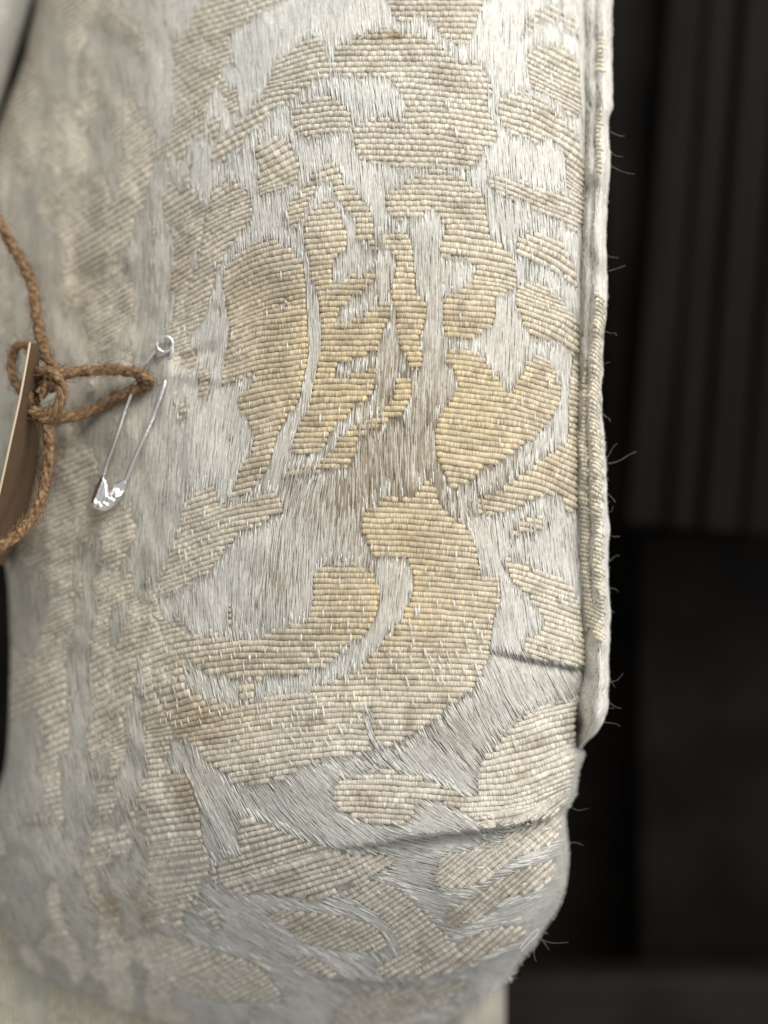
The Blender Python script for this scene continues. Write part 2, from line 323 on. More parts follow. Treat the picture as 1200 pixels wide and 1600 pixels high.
def rib_col(x, y):
    c = mixc((0.80, 0.755, 0.66), (0.69, 0.59, 0.41), gold(x, y)); c = mixc(c, (0.68, 0.63, 0.53), 1 - sm(180, 380, x)); c = mixc(c, (.74, .70, .62), sm(1100, 1350, y))  # left darkened as painted shade of the receding side; bottom neutral cream grey
    c = mixc(c, (0.36, 0.25, 0.13), np.clip(stain(x, y) * 1.15, 0, 1))
    return c
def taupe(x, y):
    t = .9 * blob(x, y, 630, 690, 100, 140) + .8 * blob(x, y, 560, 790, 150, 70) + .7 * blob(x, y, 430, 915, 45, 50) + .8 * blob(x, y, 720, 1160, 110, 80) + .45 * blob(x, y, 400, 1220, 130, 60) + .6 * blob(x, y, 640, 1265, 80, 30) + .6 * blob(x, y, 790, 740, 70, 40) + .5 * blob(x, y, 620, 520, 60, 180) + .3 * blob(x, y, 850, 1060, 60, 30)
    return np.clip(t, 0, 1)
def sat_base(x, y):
    c = mixc((0.62, 0.61, 0.575), (0.34, 0.295, 0.24), taupe(x, y)); c = mixc(c, (.50, .49, .455), sm(1080, 1230, y) * .8); c = mixc(c, (0.46, 0.435, 0.375), (1 - sm(160, 360, x)) * (1 - .5 * sm(900, 1200, y))); c = mixc(c, (.46, .38, .26), gold(x, y) * .35); return mixc(c, (0.30, 0.22, 0.13), stain(x, y) * .5)  # grey bottom and olive left: shade on the turning cloth put into its colour

# ------------------------------------------------------------------ things
def thing(name, label, cat, loc=(0, 0, 0), group=None):
    o = bpy.data.objects.new(name, None); C.objects.link(o); o.location = loc; o.empty_display_size = 1
    o['label'] = label; o['category'] = cat
    if group: o['group'] = group
    return o
cushion = thing('upholstered_cushion', 'large puffy cushion in worn cream damask with ribbed leaf pattern, filling most of the picture', 'cushion')

# ground cloth
step = 4.0
bx, by = np.meshgrid(np.arange(-80, 965, step), np.arange(-60, 1701, step))
ok = inside(bx, by, outline)
d, _, _, qx, qy = polydist(bx, by, np.vstack([outline, outline[:1]]))
near = (~ok) & (d < step * 1.5)
X = np.where(near, qx, bx); Y = np.where(near, qy, by)
hz = H(X, Y) - 0.036 - np.where(near, np.where((qy > 1165) | (qx < 300), 1.2, 0.25), 0)
isr = mid(X, Y) >= 0
hz = hz + 0.012 * N8(X, Y) + 0.012 * N4(X, Y)
Vb = P(X, Y, hz)
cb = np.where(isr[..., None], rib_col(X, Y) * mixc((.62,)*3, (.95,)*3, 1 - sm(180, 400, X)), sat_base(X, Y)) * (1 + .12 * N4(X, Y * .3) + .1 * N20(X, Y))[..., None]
use = ok | near
idx = np.arange(bx.size).reshape(bx.shape)
q = np.stack([idx[:-1, :-1], idx[:-1, 1:], idx[1:, 1:], idx[1:, :-1]], -1)
good = use[:-1, :-1] & use[:-1, 1:] & use[1:, 1:] & use[1:, :-1]
mesh_np('front_panel', Vb.reshape(-1, 3), q[good][:, ::-1], M_BASE, cushion, cb.reshape(-1, 3))

# ribs: lines that follow the slope field, traced left and right from x = 600
PITCH = 8.7; SX = 2.0
k0 = np.arange(-500, 2300, PITCH)
yr = {600: k0.copy()}
xs = np.arange(600, 921, SX); tr = [k0.copy()]
for x in xs[:-1]:
    y = tr[-1]; s = lookup(SL, np.full_like(y, x), y); tr.append(y + s * SX)
xl = np.arange(600, -81, -SX); tl = [k0.copy()]
for x in xl[:-1]:
    y = tl[-1]; s = lookup(SL, np.full_like(y, x), y); tl.append(y - s * SX)
YR = np.stack(tl[::-1] + tr[1:], 1); XR = np.r_[xl[::-1], xs[1:]]
def rib_runs(YR, XR):
    # local spacing between neighbours decides each rib's thickness; crowded ribs are dropped, wide gaps get an extra rib
    n, m = YR.shape
    out = []
    for i in range(n):
        out.append((YR[i], i))
    return out
sp = np.gradient(YR, axis=0)
RX = np.broadcast_to(XR, YR.shape); ROW = np.broadcast_to(np.arange(len(k0))[:, None], YR.shape)
bead_ph = np.where(ROW % 2 == 0, 0.0, 0.5)
beadlen = 12.0
def ribs(yarr, row, hk, tag):
    yj = yarr + 0.9 * N20(RX + row * 37.0, row * 11.0) + .5 * N8(RX + row * 53., row * 7.) + 1.2 * N45(RX, yarr)
    m = mid(RX, yj)
    # ragged run ends: whole beads
    valid = (m >= 0) & (yj > -45) & (yj < 1640)
    return yj, m, valid
yj, mm, valid = ribs(YR, ROW, 1, 0)
# split: spacing correction -- where spacing > 13 px, insert a second rib between
all_pts = []
def emit(yj, mm, valid, spc, row):
    v = valid.ravel(); r = row.ravel()[v]; x = RX.ravel()[v]; y = yj.ravel()[v]; m = mm.ravel()[v]; s = spc.ravel()[v]
    key = r * 10000.0 + m
    gidx = np.nonzero(v)[0]
    brk = np.r_[True, (np.diff(gidx) != 1) | (np.diff(key) != 0)]
    run = np.cumsum(brk)
    cnt = np.bincount(run); keep = cnt[run] >= 3
    all_pts.append((x[keep], y[keep], m[keep], s[keep], run[keep] + 1000000 * len(all_pts), r[keep]))
lines = [(YR, sp)]
# drop every other rib where crowded (< 5.2 px)
crowd = (np.abs(sp) < 5.0) & (ROW % 2 == 1)
emit(yj, mm, valid & ~crowd, np.where(np.abs(sp) < 5.0, sp * 2, sp), ROW)
mid_y = 0.5 * (YR[1:] + YR[:-1]); spm = YR[1:] - YR[:-1]
wide = spm > 13.5
RXs = RX; RX = RX[1:]
yj2 = mid_y + .4 * N20(RX, mid_y); m2 = mid(RX, yj2)
emit(yj2, m2, (m2 >= 0) & wide & (yj2 > -45) & (yj2 < 1640), np.full_like(spm, 6.5) + spm * .1, ROW[1:] + 5000)
RX = RXs
x = np.concatenate([a[0] for a in all_pts]); y = np.concatenate([a[1] for a in all_pts]); m = np.concatenate([a[2] for a in all_pts])
s = np.abs(np.concatenate([a[3] for a in all_pts])); run = np.concatenate([a[4] for a in all_pts]); row = np.concatenate([a[5] for a in all_pts])
s = np.where((row % 5000) > -1, s, s)
slope = lookup(SL, x, y)
perp = np.clip(s / np.sqrt(1 + slope ** 2), 4.0, 14)
perp = np.where(perp > 13.5, perp * .5, perp)
# distance from the run's ends (in samples) for tapering
first = np.r_[True, run[1:] != run[:-1]]; st = np.maximum.accumulate(np.where(first, np.arange(len(run)), 0))
last = np.r_[run[1:] != run[:-1], True]; en = np.minimum.accumulate(np.where(last, np.arange(len(run)), 10 ** 9)[::-1])[::-1]
de = np.minimum(np.arange(len(run)) - st, en - np.arange(len(run)))
ph = x / beadlen + np.where(row % 2 == 0, 0, .5) + .25 * N45(x, row * 9.) + row * 0.0
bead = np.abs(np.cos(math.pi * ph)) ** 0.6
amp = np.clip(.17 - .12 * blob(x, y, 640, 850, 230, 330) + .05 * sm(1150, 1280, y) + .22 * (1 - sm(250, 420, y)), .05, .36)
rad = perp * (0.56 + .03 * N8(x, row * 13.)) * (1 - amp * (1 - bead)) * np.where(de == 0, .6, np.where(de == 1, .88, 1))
bid = np.floor(ph + .5).astype(int)
hsh = np.abs(np.sin(bid * 12.9898 + row * 78.233) * 43758.5453) % 1.0
hs2 = np.abs(np.sin(bid * 39.425 + row * 17.93) * 24634.634) % 1.0
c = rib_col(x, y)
edge = np.clip(1 - de / 9.0, 0, 1) * .7
bright = np.clip(edge * (.4 + .6 * hsh) + .45 * (hs2 > .88) + .25 * np.clip(N45b(x, y), 0, 1), 0, 1)
c = mixc(c, (0.88, 0.70, 0.43), bright * (.25 + .7 * gold(x, y)))
c = mixc(c, (0.80, 0.77, 0.70), bright * .7 * (1 - gold(x, y)))
brown = np.clip(.75 * N20(x, y * 1.6) + .5 * N45(x, y) + .15 * (hsh - .6), 0, 1)
c = mixc(c, (0.36, 0.29, 0.20), brown * .6)
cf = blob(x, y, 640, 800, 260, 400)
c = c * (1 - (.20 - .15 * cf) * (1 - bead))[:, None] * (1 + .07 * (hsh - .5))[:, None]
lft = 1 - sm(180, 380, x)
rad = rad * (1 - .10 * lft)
pts = P(x, y, H(x, y) - 0.030 - .014 * lft) ; nn = nrm(x, y)
K = 6
LEAFLBL = {9: 'heart shaped golden ribbed leaf', 13: 'long S shaped ribbed leaf with pointed tip', 5: 'feathery olive gold ribbed leaf', 1: 'pale cream ribbed blossom'}
along = x * 0.9 + row * 31.7
for k in range(len(motifs) + 1):
    s_ = m == k
    if s_.sum() < 12: continue
    V, F = tubes(pts[s_], run[s_], nn[s_], rad[s_] / 100, K, flat=0.78)
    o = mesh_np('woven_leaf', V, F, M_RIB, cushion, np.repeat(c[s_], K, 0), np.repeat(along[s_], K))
    if k in LEAFLBL: o['label'] = LEAFLBL[k]
    if k == len(motifs): o.name = 'stray_ribs'; o['kind'] = 'stuff'

# ------------------------------------------------------------------ satin warp floats
def floats(n, Lmin, Lmax, r0, r1, lift, colfn, sel, name, parent, seed, npt=7, overshoot=True, K=4):
    g = np.random.default_rng(seed)
    # stratified seeds
    side = int(math.sqrt(n)); 
    sx = g.random(n) * 1010 - 60; sy = g.random(n) * 1720 - 50
    keep = sel(sx, sy, g); sx = sx[keep]; sy = sy[keep]; n = len(sx)
    L = g.uniform(Lmin, Lmax, n); dl = L / (npt - 1)
    wob = g.normal(0, .035, n)
    path = np.zeros((npt, n, 2)); c0 = npt // 2
    path[c0, :, 0] = sx; path[c0, :, 1] = sy
    for sgn, rngi in ((1, range(c0, npt - 1)), (-1, range(c0, 0, -1))):
        for i in rngi:
            q = path[i]; a = lookup(WD, q[:, 0], q[:, 1]) + wob
            path[i + sgn, :, 0] = q[:, 0] + sgn * np.sin(a) * dl + g.normal(0, .12, n); path[i + sgn, :, 1] = q[:, 1] + sgn * np.cos(a) * dl
    px = path[..., 0].T; py = path[..., 1].T
    mk = mid(px, py); good = (mk == -1)
    if overshoot:
        # ends may lap a little over the neighbouring ribs
        g2 = good.copy(); lap = g.random(n) < .6
        g2[:, 1:] |= (good[:, :-1] & lap[:, None] & (mk[:, 1:] >= 0)); g2[:, :-1] |= (good[:, 1:] & lap[:, None] & (mk[:, :-1] >= 0)); good = g2
    else: good = mk >= -1
    ok = (mk > -2).all(1) & good[:, c0] & (py.max(1) < 1690)
    px, py, good, n_ = px[ok], py[ok], good[ok], ok.sum()
    t = np.linspace(0, 1, npt)
    over = mid(px, py) >= 0
    cid = np.repeat(np.arange(n_)[:, None], npt, 1)
    # consecutive good stretch through the centre only
    alive = good.copy()
    for i in range(c0 + 1, npt): alive[:, i] &= alive[:, i - 1]
    for i in range(c0 - 1, -1, -1): alive[:, i] &= alive[:, i + 1]
    a_f = np.argmax(alive, 1); a_l = npt - 1 - np.argmax(alive[:, ::-1], 1)
    ii = np.arange(npt)[None]
    rel = (ii - a_f[:, None]) / np.maximum(a_l - a_f, 1)[:, None]
    arch = np.clip(np.sin(np.clip(rel, 0, 1) * math.pi), 0, 1) ** .35
    lf = g.uniform(.4, 1, n_)[:, None] * lift
    h = H(px, py) - 0.034 + (lf + .018) * arch + np.where(over, 0.040, 0)
    r = g.uniform(r0, r1, n_)[:, None] * (.45 + .55 * arch) / 100
    cl = colfn(px[:, c0], py[:, c0], g)
    cl = np.repeat(cl[:, None], npt, 1)
    sel_ = alive & ((a_l - a_f) >= 2)[:, None]
    f = sel_.ravel()
    p3 = P(px, py, h).reshape(-1, 3)[f]; nr = nrm(px, py).reshape(-1, 3)[f]
    V, F = tubes(p3, cid.ravel()[f], nr, np.broadcast_to(r, px.shape).ravel()[f], K, flat=.6)
    o = mesh_np(name, V, F, M_SAT, parent, np.repeat(cl.reshape(-1, 3)[f], K, 0))
    o['kind'] = 'stuff'; return o
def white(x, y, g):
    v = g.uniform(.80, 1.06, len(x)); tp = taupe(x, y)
    c = mixc((0.765, 0.76, 0.73), (0.77, 0.75, 0.705), tp); c = mixc(c, (.62, .615, .59), sm(1080, 1230, y) * .85); c = mixc(c, (.66, .58, .455), gold(x, y) * .3); c = mixc(c, (0.52, 0.495, 0.43), (1 - sm(150, 360, x)) * (1 - .5 * sm(900, 1200, y)))  # threads carry the same painted shade, grey at the bottom and olive at left
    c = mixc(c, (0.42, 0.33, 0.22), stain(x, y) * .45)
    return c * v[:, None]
def under(x, y, g):
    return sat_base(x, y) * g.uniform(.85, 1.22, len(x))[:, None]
def sel_under(x, y, g): return mid(x, y) == -1
def sel_top(x, y, g):
    dens = 1 - .58 * taupe(x, y) - .0
    return (mid(x, y) == -1) & (g.random(len(x)) < dens)
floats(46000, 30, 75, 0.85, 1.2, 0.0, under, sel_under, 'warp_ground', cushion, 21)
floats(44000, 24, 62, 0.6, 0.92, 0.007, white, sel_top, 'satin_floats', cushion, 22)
# brighter fringe floats just around the motif edges, and single floats that cross the ribs
MD = (MID >= 0).astype(float)
def nearedge(x, y, r=12):
    a = mid(x, y) == -1
    e = np.zeros(len(x), bool)
    for dy in (-r, r): e |= mid(x, y + dy) >= 0
    return a & e
def fringe_c(x, y, g): return mixc((.90, .895, .87), (.54, .51, .44), 1 - sm(150, 360, x)) * g.uniform(.85, 1.0, len(x))[:, None] * np.array((1, 1, .985))  # fringe dims to the left, shade put into the thread colour
floats(30000, 12, 32, 0.8, 1.15, .016, fringe_c, lambda x, y, g: nearedge(x, y) & (g.random(len(x)) < .7), 'fringe_floats', cushion, 23)
def sel_cross(x, y, g):
    p = .24 * blob(x, y, 400, 1070, 220, 90) + .22 * blob(x, y, 310, 860, 90, 90) + .12 * blob(x, y, 700, 1020, 110, 70) + .04 * blob(x, y, 880, 600, 60, 250) + .10 * blob(x, y, 200, 1250, 120, 200) + .010
    return (mid(x, y) >= 0) & (g.random(len(x)) < p * .8)
floats(30000, 9, 16, 1.0, 1.5, .055, fringe_c, sel_cross, 'crossing_floats', cushion, 24, npt=5, overshoot=False)

# ------------------------------------------------------------------ side band beyond the seam
SILB = [(955, -60), (956, 60), (955, 140), (958, 166), (950, 185), (951, 260), (947, 330), (946, 400), (948, 470), (941, 520), (940, 580), (938, 630), (944, 690), (947, 760), (950, 830), (949, 900), (952, 960), (950, 1030), (949, 1085), (944, 1118), (932, 1142), (915, 1160), (905, 1172)]
sb = smooth_poly(SILB, 6, False); se = np.array(SEAM)
ty = np.arange(-55, 1171, 3.0)
nt = 26; tt = np.linspace(0, 1, nt)
xs0 = np.interp(ty, se[:, 1], se[:, 0]) - 1.5 + 5.0 * np.exp(-((ty - 1132) / 18) ** 2); xs1 = np.interp(ty, sb[:, 1], sb[:, 0])
xs1 = xs1 + 1.3 * N20(ty, ty * 0) + .8 * N8(ty, ty * 0)
xs1 = np.maximum(xs1, xs0 + 2)
TT, TY = np.meshgrid(tt, ty); XB = xs0[:, None] + (xs1 - xs0)[:, None] * np.sin(TT * math.pi / 2) ** 1.1
hs0 = H(xs0 - 10, ty); hs0 = np.convolve(np.pad(hs0, 20, mode='edge'), np.hanning(41) / np.hanning(41).sum(), 'valid')
hump = np.where(TY > 1000, sm(1000, 1060, TY), 0)
HB = hs0[:, None] - 0.22 + .42 * np.sin(np.clip(TT * 2.4, 0, math.pi / 2)) + hump * .25 * np.sin(TT * math.pi) - 2.6 * np.clip(TT - .5, 0, 1) ** 1.5 * .9
HB += .05 * N8(XB * .5, TY * .5) * sm(.1, .4, TT); HB += .10 * N20(XB * .7, TY * .6) * np.sin(TT * math.pi) - 1.1 * sm(1110, 1175, TY) ** 2 - .75 * np.exp(-((TY - 1132) / 18) ** 2 - ((TT) / .16) ** 2)
HB += -.07 * np.exp(-((TT - .28) / .06) ** 2) * (1 - sm(880, 980, TY)) + .02 * N20(XB * 2, TY) + .05 * N45(XB, TY)
def hb(x, y):  # height on the band by (t,y)
    return None
cbnd = mixc((0.68, 0.66, 0.61), (0.60, 0.55, 0.45), np.clip(.45 * sm(430, 600, TY) * (1 - sm(950, 1020, TY)) * (TT < .55) + .2 * N20(XB, TY), 0, 1))
cbnd = cbnd * (1 + .14 * N4(XB * 1.5, TY * .5))[..., None]
idx = np.arange(TT.size).reshape(TT.shape)
q = np.stack([idx[:-1, :-1], idx[1:, :-1], idx[1:, 1:], idx[:-1, 1:]], -1).reshape(-1, 4)
WB = P(XB, TY, HB - .02)
side = mesh_np('side_band', WB.reshape(-1, 3), q, M_BASE, cushion, cbnd.reshape(-1, 3))
dA = np.gradient(WB, axis=1); dB = np.gradient(WB, axis=0); NB = np.cross(dA, dB); NB /= np.linalg.norm(NB, axis=-1, keepdims=True); NB *= np.sign(NB[..., 0:1] - NB[..., 1:2] + 1e-9)
# fix the sign: outward = away from the body (towards camera / right)
sgn = np.sign((NB * np.array([.5, -1, 0])).sum(-1, keepdims=True)); NB = NB * sgn
def band_at(t, y, off):
    u = np.clip(t * (nt - 1), 0, nt - 1.001); v = np.clip((y + 55) / 3, 0, len(ty) - 1.001)
    i = u.astype(int); j = v.astype(int); u = (u - i)[..., None]; v = (v - j)[..., None]
    f = lambda G: (G[j, i] * (1 - u) + G[j, i + 1] * u) * (1 - v) + (G[j + 1, i] * (1 - u) + G[j + 1, i + 1] * u) * v
    n = f(NB); n /= np.linalg.norm(n, axis=-1, keepdims=True)
    return f(WB) + n * off[..., None], n
# ribs on the band, slanting down to the right
gp, gn, gr, gid, gc = [], [], [], [], []
nid = 0
for y0, y1, t0, t1, sl in [(455, 560, .3, .9, 60), (560, 760, .05, .85, 45), (770, 990, .05, .7, 40), (170, 270, .3, .6, 30), (60, 110, .3, .6, 20)]:
    for yy in np.arange(y0, y1, 6.8):
        t = np.linspace(t0 + .04 * random.random(), t1 * (.75 + .25 * random.random()), 14)
        yv = yy + sl * (t - t0) ** 1.4 + .6 * N8(t * 60, yy)
        p, n = band_at(t, yv, np.full(14, .008)); gp.append(p); gn.append(n)
        gr.append((2.9 + .5 * np.abs(np.cos(t * 14))) / 100 * np.where((np.arange(14) == 0) | (np.arange(14) == 13), .5, 1)); gid.append(np.full(14, nid)); nid += 1
        gc.append(np.ones((14, 3)) * np.array((.80, .74, .61)) * random.uniform(.85, 1.1))
V, F = tubes(np.concatenate(gp), np.concatenate(gid), np.concatenate(gn), np.concatenate(gr), 6)
cc = np.repeat(np.concatenate(gc), 6, 0)
o = mesh_np('woven_rib_band', V, F, M_RIB, cushion, cc, np.arange(len(V)) / 6 * 2.0); o['kind'] = 'stuff'
# satin threads on the band (run downwards; swirl round the folded end)
g = np.random.default_rng(5); n = 5200
t0 = g.random(n) ** .8; y0 = g.uniform(-50, 1150, n); L = g.uniform(18, 45, n); npt = 5
tv = np.clip(t0[:, None] + g.normal(0, .02, n)[:, None] * np.arange(npt) + (-.06 * sm(1040, 1140, y0))[:, None] * np.arange(npt), 0, 1)
yv = y0[:, None] + L[:, None] * np.linspace(0, 1, npt)
okk = yv.max(1) < 1166; tv, yv = tv[okk], yv[okk]; n = len(tv)
inr = np.zeros(n, bool)
for (a, b, c0_, c1_, sl) in [(455, 610, .3, .8, 0), (560, 790, .05, .7, 0), (770, 1020, .05, .6, 0)]:
    inr |= (yv[:, 2] > a) & (yv[:, 2] < b) & (tv[:, 2] > c0_) & (tv[:, 2] < c1_) & (g.random(n) < .8)
tv, yv = tv[~inr], yv[~inr]; n = len(tv)
arch = np.sin(np.linspace(0, 1, npt) * math.pi) ** .4
p, nb_ = band_at(tv, yv, np.broadcast_to(.012 * arch, tv.shape) - .004)
V, F = tubes(p.reshape(-1, 3), np.repeat(np.arange(n), npt), nb_.reshape(-1, 3), np.repeat(g.uniform(.9, 1.35, n), npt) / 100, 4)
vv = g.uniform(.55, .80, n)
o = mesh_np('band_floats', V, F, M_SAT, cushion, np.repeat(np.repeat(vv[:, None] * np.array((1.04, 1.01, .95)), npt, 0), 4, 0)); o['kind'] = 'stuff'

# ------------------------------------------------------------------ loose fibres at the silhouette
fib_m, _, _ = mat('loose_fibre', .6, 0, (.62, .60, .56))
FB = [(957, 205, 14, 6), (955, 232, 12, 10), (957, 258, 20, 9), (947, 395, 14, 8), (948, 425, 20, -6), (946, 515, 16, 8), (940, 560, 9, 6), (944, 645, 10, 9), (948, 725, 32, -8), (948, 718, 14, -14), (948, 765, 12, 14), (950, 800, 10, -3), (950, 830, 12, 6),
      (949, 880, 12, -5), (952, 912, 10, 10), (950, 950, 11, 6), (951, 1030, 8, 30), (949, 1066, 20, -6), (949, 1090, 16, 12), (947, 1097, 8, 10), (944, 1122, 14, 10), (898, 1262, 14, 4), (884, 1312, 22, 6), (886, 1352, 8, -4), (850, 1452, 12, -10), (846, 1462, 12, 16), (838, 1470, 4, 22), (850, 1468, 22, 4),
      (798, 1524, 8, 3), (905, 1195, 8, -4)]
for k, (x0, y0, dx, dy) in enumerate(FB):
    n = 14; t = np.linspace(0, 1, n); r = random.Random(k)
    ax, ay = r.uniform(2, 7), r.uniform(2, 7); f1, f2 = r.uniform(2, 5), r.uniform(2, 5)
    dx *= 1.45; dy *= 1.45
    px = x0 - 4 + dx * 1.15 * t + ax * np.sin(t * f1) * t * (1 if r.random() > .5 else -1); py = y0 + dy * 1.1 * t + ay * np.sin(t * f2 + 1) * t
    hh = np.full(n, -1.35) + t * r.uniform(-.3, .5)
    p = P(px, py, hh); V, F = tubes(p, np.zeros(n), np.tile([0, -1., 0], (n, 1)), np.linspace(.16, .10, n) / 100, 5, full=True)
    mesh_np('loose_fibre', V, F, fib_m, cushion)
# pulled loop of thread at the lower corner
t = np.linspace(0, 1, 30); lp = smooth_poly([(812, 1482), (828, 1462), (840, 1452), (838, 1462), (826, 1474), (815, 1486)], 6, False)
n = len(lp); V, F = tubes(P(lp[:, 0], lp[:, 1], np.full(n, -1.3)), np.zeros(n), np.tile([0, -1., 0], (n, 1)), np.full(n, 1.3) / 100, 6, full=True)
mesh_np('pulled_thread', V, F, fib_m, cushion)

# fine surface fuzz (short curled hairs standing off the cloth edge)
g = np.random.default_rng(9); n = 900
e = g.random(n); which = g.random(n) < .7
ey = g.uniform(-20, 1150, n); ex = np.interp(ey, sb[:, 1], sb[:, 0])
sr = smooth_poly(SIL_R, 5, False); k = g.integers(0, len(sr) - 10, n)
ex = np.where(which, ex, sr[k, 0]); ey = np.where(which, ey, sr[k, 1] + g.normal(0, 3, n))
L = g.uniform(2, 6, n); an = g.uniform(-1.2, 1.2, n); npt = 4; t = np.linspace(0, 1, npt)
px = (ex - 2)[:, None] + L[:, None] * t * np.cos(an)[:, None]; py = ey[:, None] + L[:, None] * t * np.sin(an)[:, None] + (g.normal(0, 1.2, n)[:, None] * t ** 2)
p = P(px, py, np.full(px.shape, -1.6)).reshape(-1, 3)
V, F = tubes(p, np.repeat(np.arange(n), npt), np.tile([0, -1., 0], (n * npt, 1)), np.full(n * npt, .0032), 4, full=True)
o = mesh_np('edge_fuzz', V, F, fib_m, cushion); o['kind'] = 'stuff'

# ------------------------------------------------------------------ twine
def twine_mat():
    m, t, b = mat('jute', .85); b.inputs['Specular IOR Level'].default_value = .15
    tc = node(t, 'ShaderNodeTexCoord'); n1 = node(t, 'ShaderNodeTexNoise'); n1.inputs['Scale'].default_value = 14; n1.inputs['Detail'].default_value = 5
    t.links.new(tc.outputs['Object'], n1.inputs[0])
    cr = node(t, 'ShaderNodeValToRGB'); cr.color_ramp.elements[0].position = .3; cr.color_ramp.elements[1].position = .7
    cr.color_ramp.elements[0].color = (.10, .05, .022, 1); cr.color_ramp.elements[1].color = (.40, .265, .155, 1)
    t.links.new(n1.outputs['Fac'], cr.inputs[0]); t.links.new(cr.outputs[0], b.inputs['Base Color'])
    bp = node(t, 'ShaderNodeBump'); bp.inputs['Strength'].default_value = .7; bp.inputs['Distance'].default_value = .03
    t.links.new(n1.outputs['Fac'], bp.inputs['Height']); t.links.new(bp.outputs[0], b.inputs['Normal'])
    return m
M_TW = twine_mat()
def strand_path(ctrl, n=8):
    c = np.asarray(ctrl, float); q = smooth_poly(c, n, False)
    return P(q[:, 0], q[:, 1], q[:, 2])
def resample(p, stepv):
    L = np.r_[0, np.cumsum(np.linalg.norm(np.diff(p, axis=0), axis=1))]; s = np.arange(0, L[-1], stepv)
    return np.stack([np.interp(s, L, p[:, k]) for k in range(3)], 1), s
def twine(ctrl, R, parent, seed):
    p, s = resample(strand_path(ctrl), .02)
    f = np.gradient(p, axis=0); f /= np.linalg.norm(f, axis=1, keepdims=True)
    up = np.tile([0, -1., .2], (len(p), 1)); b = np.cross(f, up); b /= np.linalg.norm(b, axis=1, keepdims=True) + 1e-9; nn_ = np.cross(b, f)
    g = np.random.default_rng(seed); Vs, Fs = [], []; off = 0
    for k in range(3):
        a = s / (R * 7.5) * 2 * math.pi + k * 2 * math.pi / 3 + .5 * np.sin(s * 2.3 + k)
        q = p + (np.cos(a)[:, None] * b + np.sin(a)[:, None] * nn_) * R * .48
        rr = R * .64 * (1 + .08 * np.sin(s * 9 + k * 2 + seed) + .05 * np.sin(s * 23 + k))
        V, F = tubes(q, np.zeros(len(q)), nn_, rr, 8, full=True); Vs.append(V); Fs.append(F + off); off += len(V)
    o = mesh_np('twine_strand', np.vstack(Vs), np.vstack(Fs), M_TW, parent)
    # hairs
    n = int(len(p) * 2.2); i = g.integers(2, len(p) - 3, n); a = g.uniform(0, 2 * math.pi, n); npt = 5; t = np.linspace(0, 1, npt)
    L = g.uniform(.03, .22, n); dirn = np.cos(a)[:, None] * b[i] + np.sin(a)[:, None] * nn_[i]
    q = p[i][:, None] + dirn[:, None] * (R * .9 + (L[:, None] * .55 * t)[..., None]) + f[i][:, None] * (L[:, None] * g.choice([-1, 1], n)[:, None] * t ** 1.5)[..., None]
    q = q + g.normal(0, .008, q.shape) * t[None, :, None]
    V, F = tubes(q.reshape(-1, 3), np.repeat(np.arange(n), npt), np.tile([0, -1., 0], (n * npt, 1)), np.full(n * npt, .0035), 3, full=True)
    h = mesh_np('twine_hair', V, F, M_TW, o); h['kind'] = 'stuff'
    return o
def hh(x, y, d): return float(H(x, y)) + d
tw = thing('jute_twine', 'rough brown jute twine looped through the safety pin and knotted at the left edge', 'twine')
twine([(-30, 300, -2.2), (0, 352, -2.2), (30, 402, -2.1), (50, 445, -2.0), (58, 500, -1.7), (70, 552, -1.4), (88, 590, -1.1), (75, 610, -1.1)], .090, tw, 1)
twine([(62, 618, -.95), (85, 590, -1.0), (120, 581, -1.1), (165, 577, -1.25), (205, 581, hh(205, 581, .35)), (228, 589, hh(228, 589, .30)), (234, 598, hh(234, 598, .14)), (222, 604, hh(222, 604, .10)), (196, 616, hh(196, 616, .14)), (160, 634, -1.6), (125, 648, -1.5), (90, 655, -1.3), (62, 648, -1.1), (45, 632, -1.0), (52, 612, -.9)], .090, tw, 2)
twine([(50, 640, -.9), (70, 655, -.85), (88, 640, -.8), (98, 612, -.8), (84, 586, -.85), (64, 580, -1.0), (48, 600, -1.2), (40, 625, -1.3)], .085, tw, 3)
twine([(66, 600, -1.1), (52, 570, -1.3), (44, 545, -1.5), (28, 540, -1.6), (18, 565, -1.7), (20, 590, -1.6), (34, 612, -1.5), (60, 625, -1.3)], .070, tw, 4)
twine([(66, 640, -.9), (76, 680, -.9), (74, 730, -.9), (62, 785, -.7), (38, 825, -.4), (8, 850, -.1), (-30, 870, .1)], .085, tw, 5)

# ------------------------------------------------------------------ paper tag, seen nearly edge on
def paper():
    m, t, b = mat('kraft_paper', .7); tc = node(t, 'ShaderNodeTexCoord'); n1 = node(t, 'ShaderNodeTexNoise'); n1.inputs['Scale'].default_value = 6; n1.inputs['Detail'].default_value = 8
    t.links.new(tc.outputs['Object'], n1.inputs[0]); cr = node(t, 'ShaderNodeValToRGB')
    cr.color_ramp.elements[0].color = (.085, .048, .025, 1); cr.color_ramp.elements[1].color = (.15, .09, .05, 1)
    t.links.new(n1.outputs['Fac'], cr.inputs[0]); t.links.new(cr.outputs[0], b.inputs['Base Color']); return m
M_PAP = paper()
tagt = thing('paper_tag', 'brown kraft paper tag hanging from the twine at the left edge, seen nearly edge on', 'tag')
near_e = smooth_poly([(48, 536, -.75), (44, 560, -.65), (33, 620, -.5), (20, 680, -.4), (8, 735, -.35), (-6, 800, -.35), (-20, 880, -.35)], 4, False)
far_e = smooth_poly([(52, 540, -1.5), (56, 620, -2.0), (62, 680, -2.5), (62, 730, -2.8), (52, 790, -3.0), (34, 840, -3.0), (5, 885, -3.0)], 4, False)
nE = len(near_e); A = P(*near_e.T); B = P(*far_e.T)
th = .025
tl_ = np.linspace(0, 1, 8)[None, :, None]
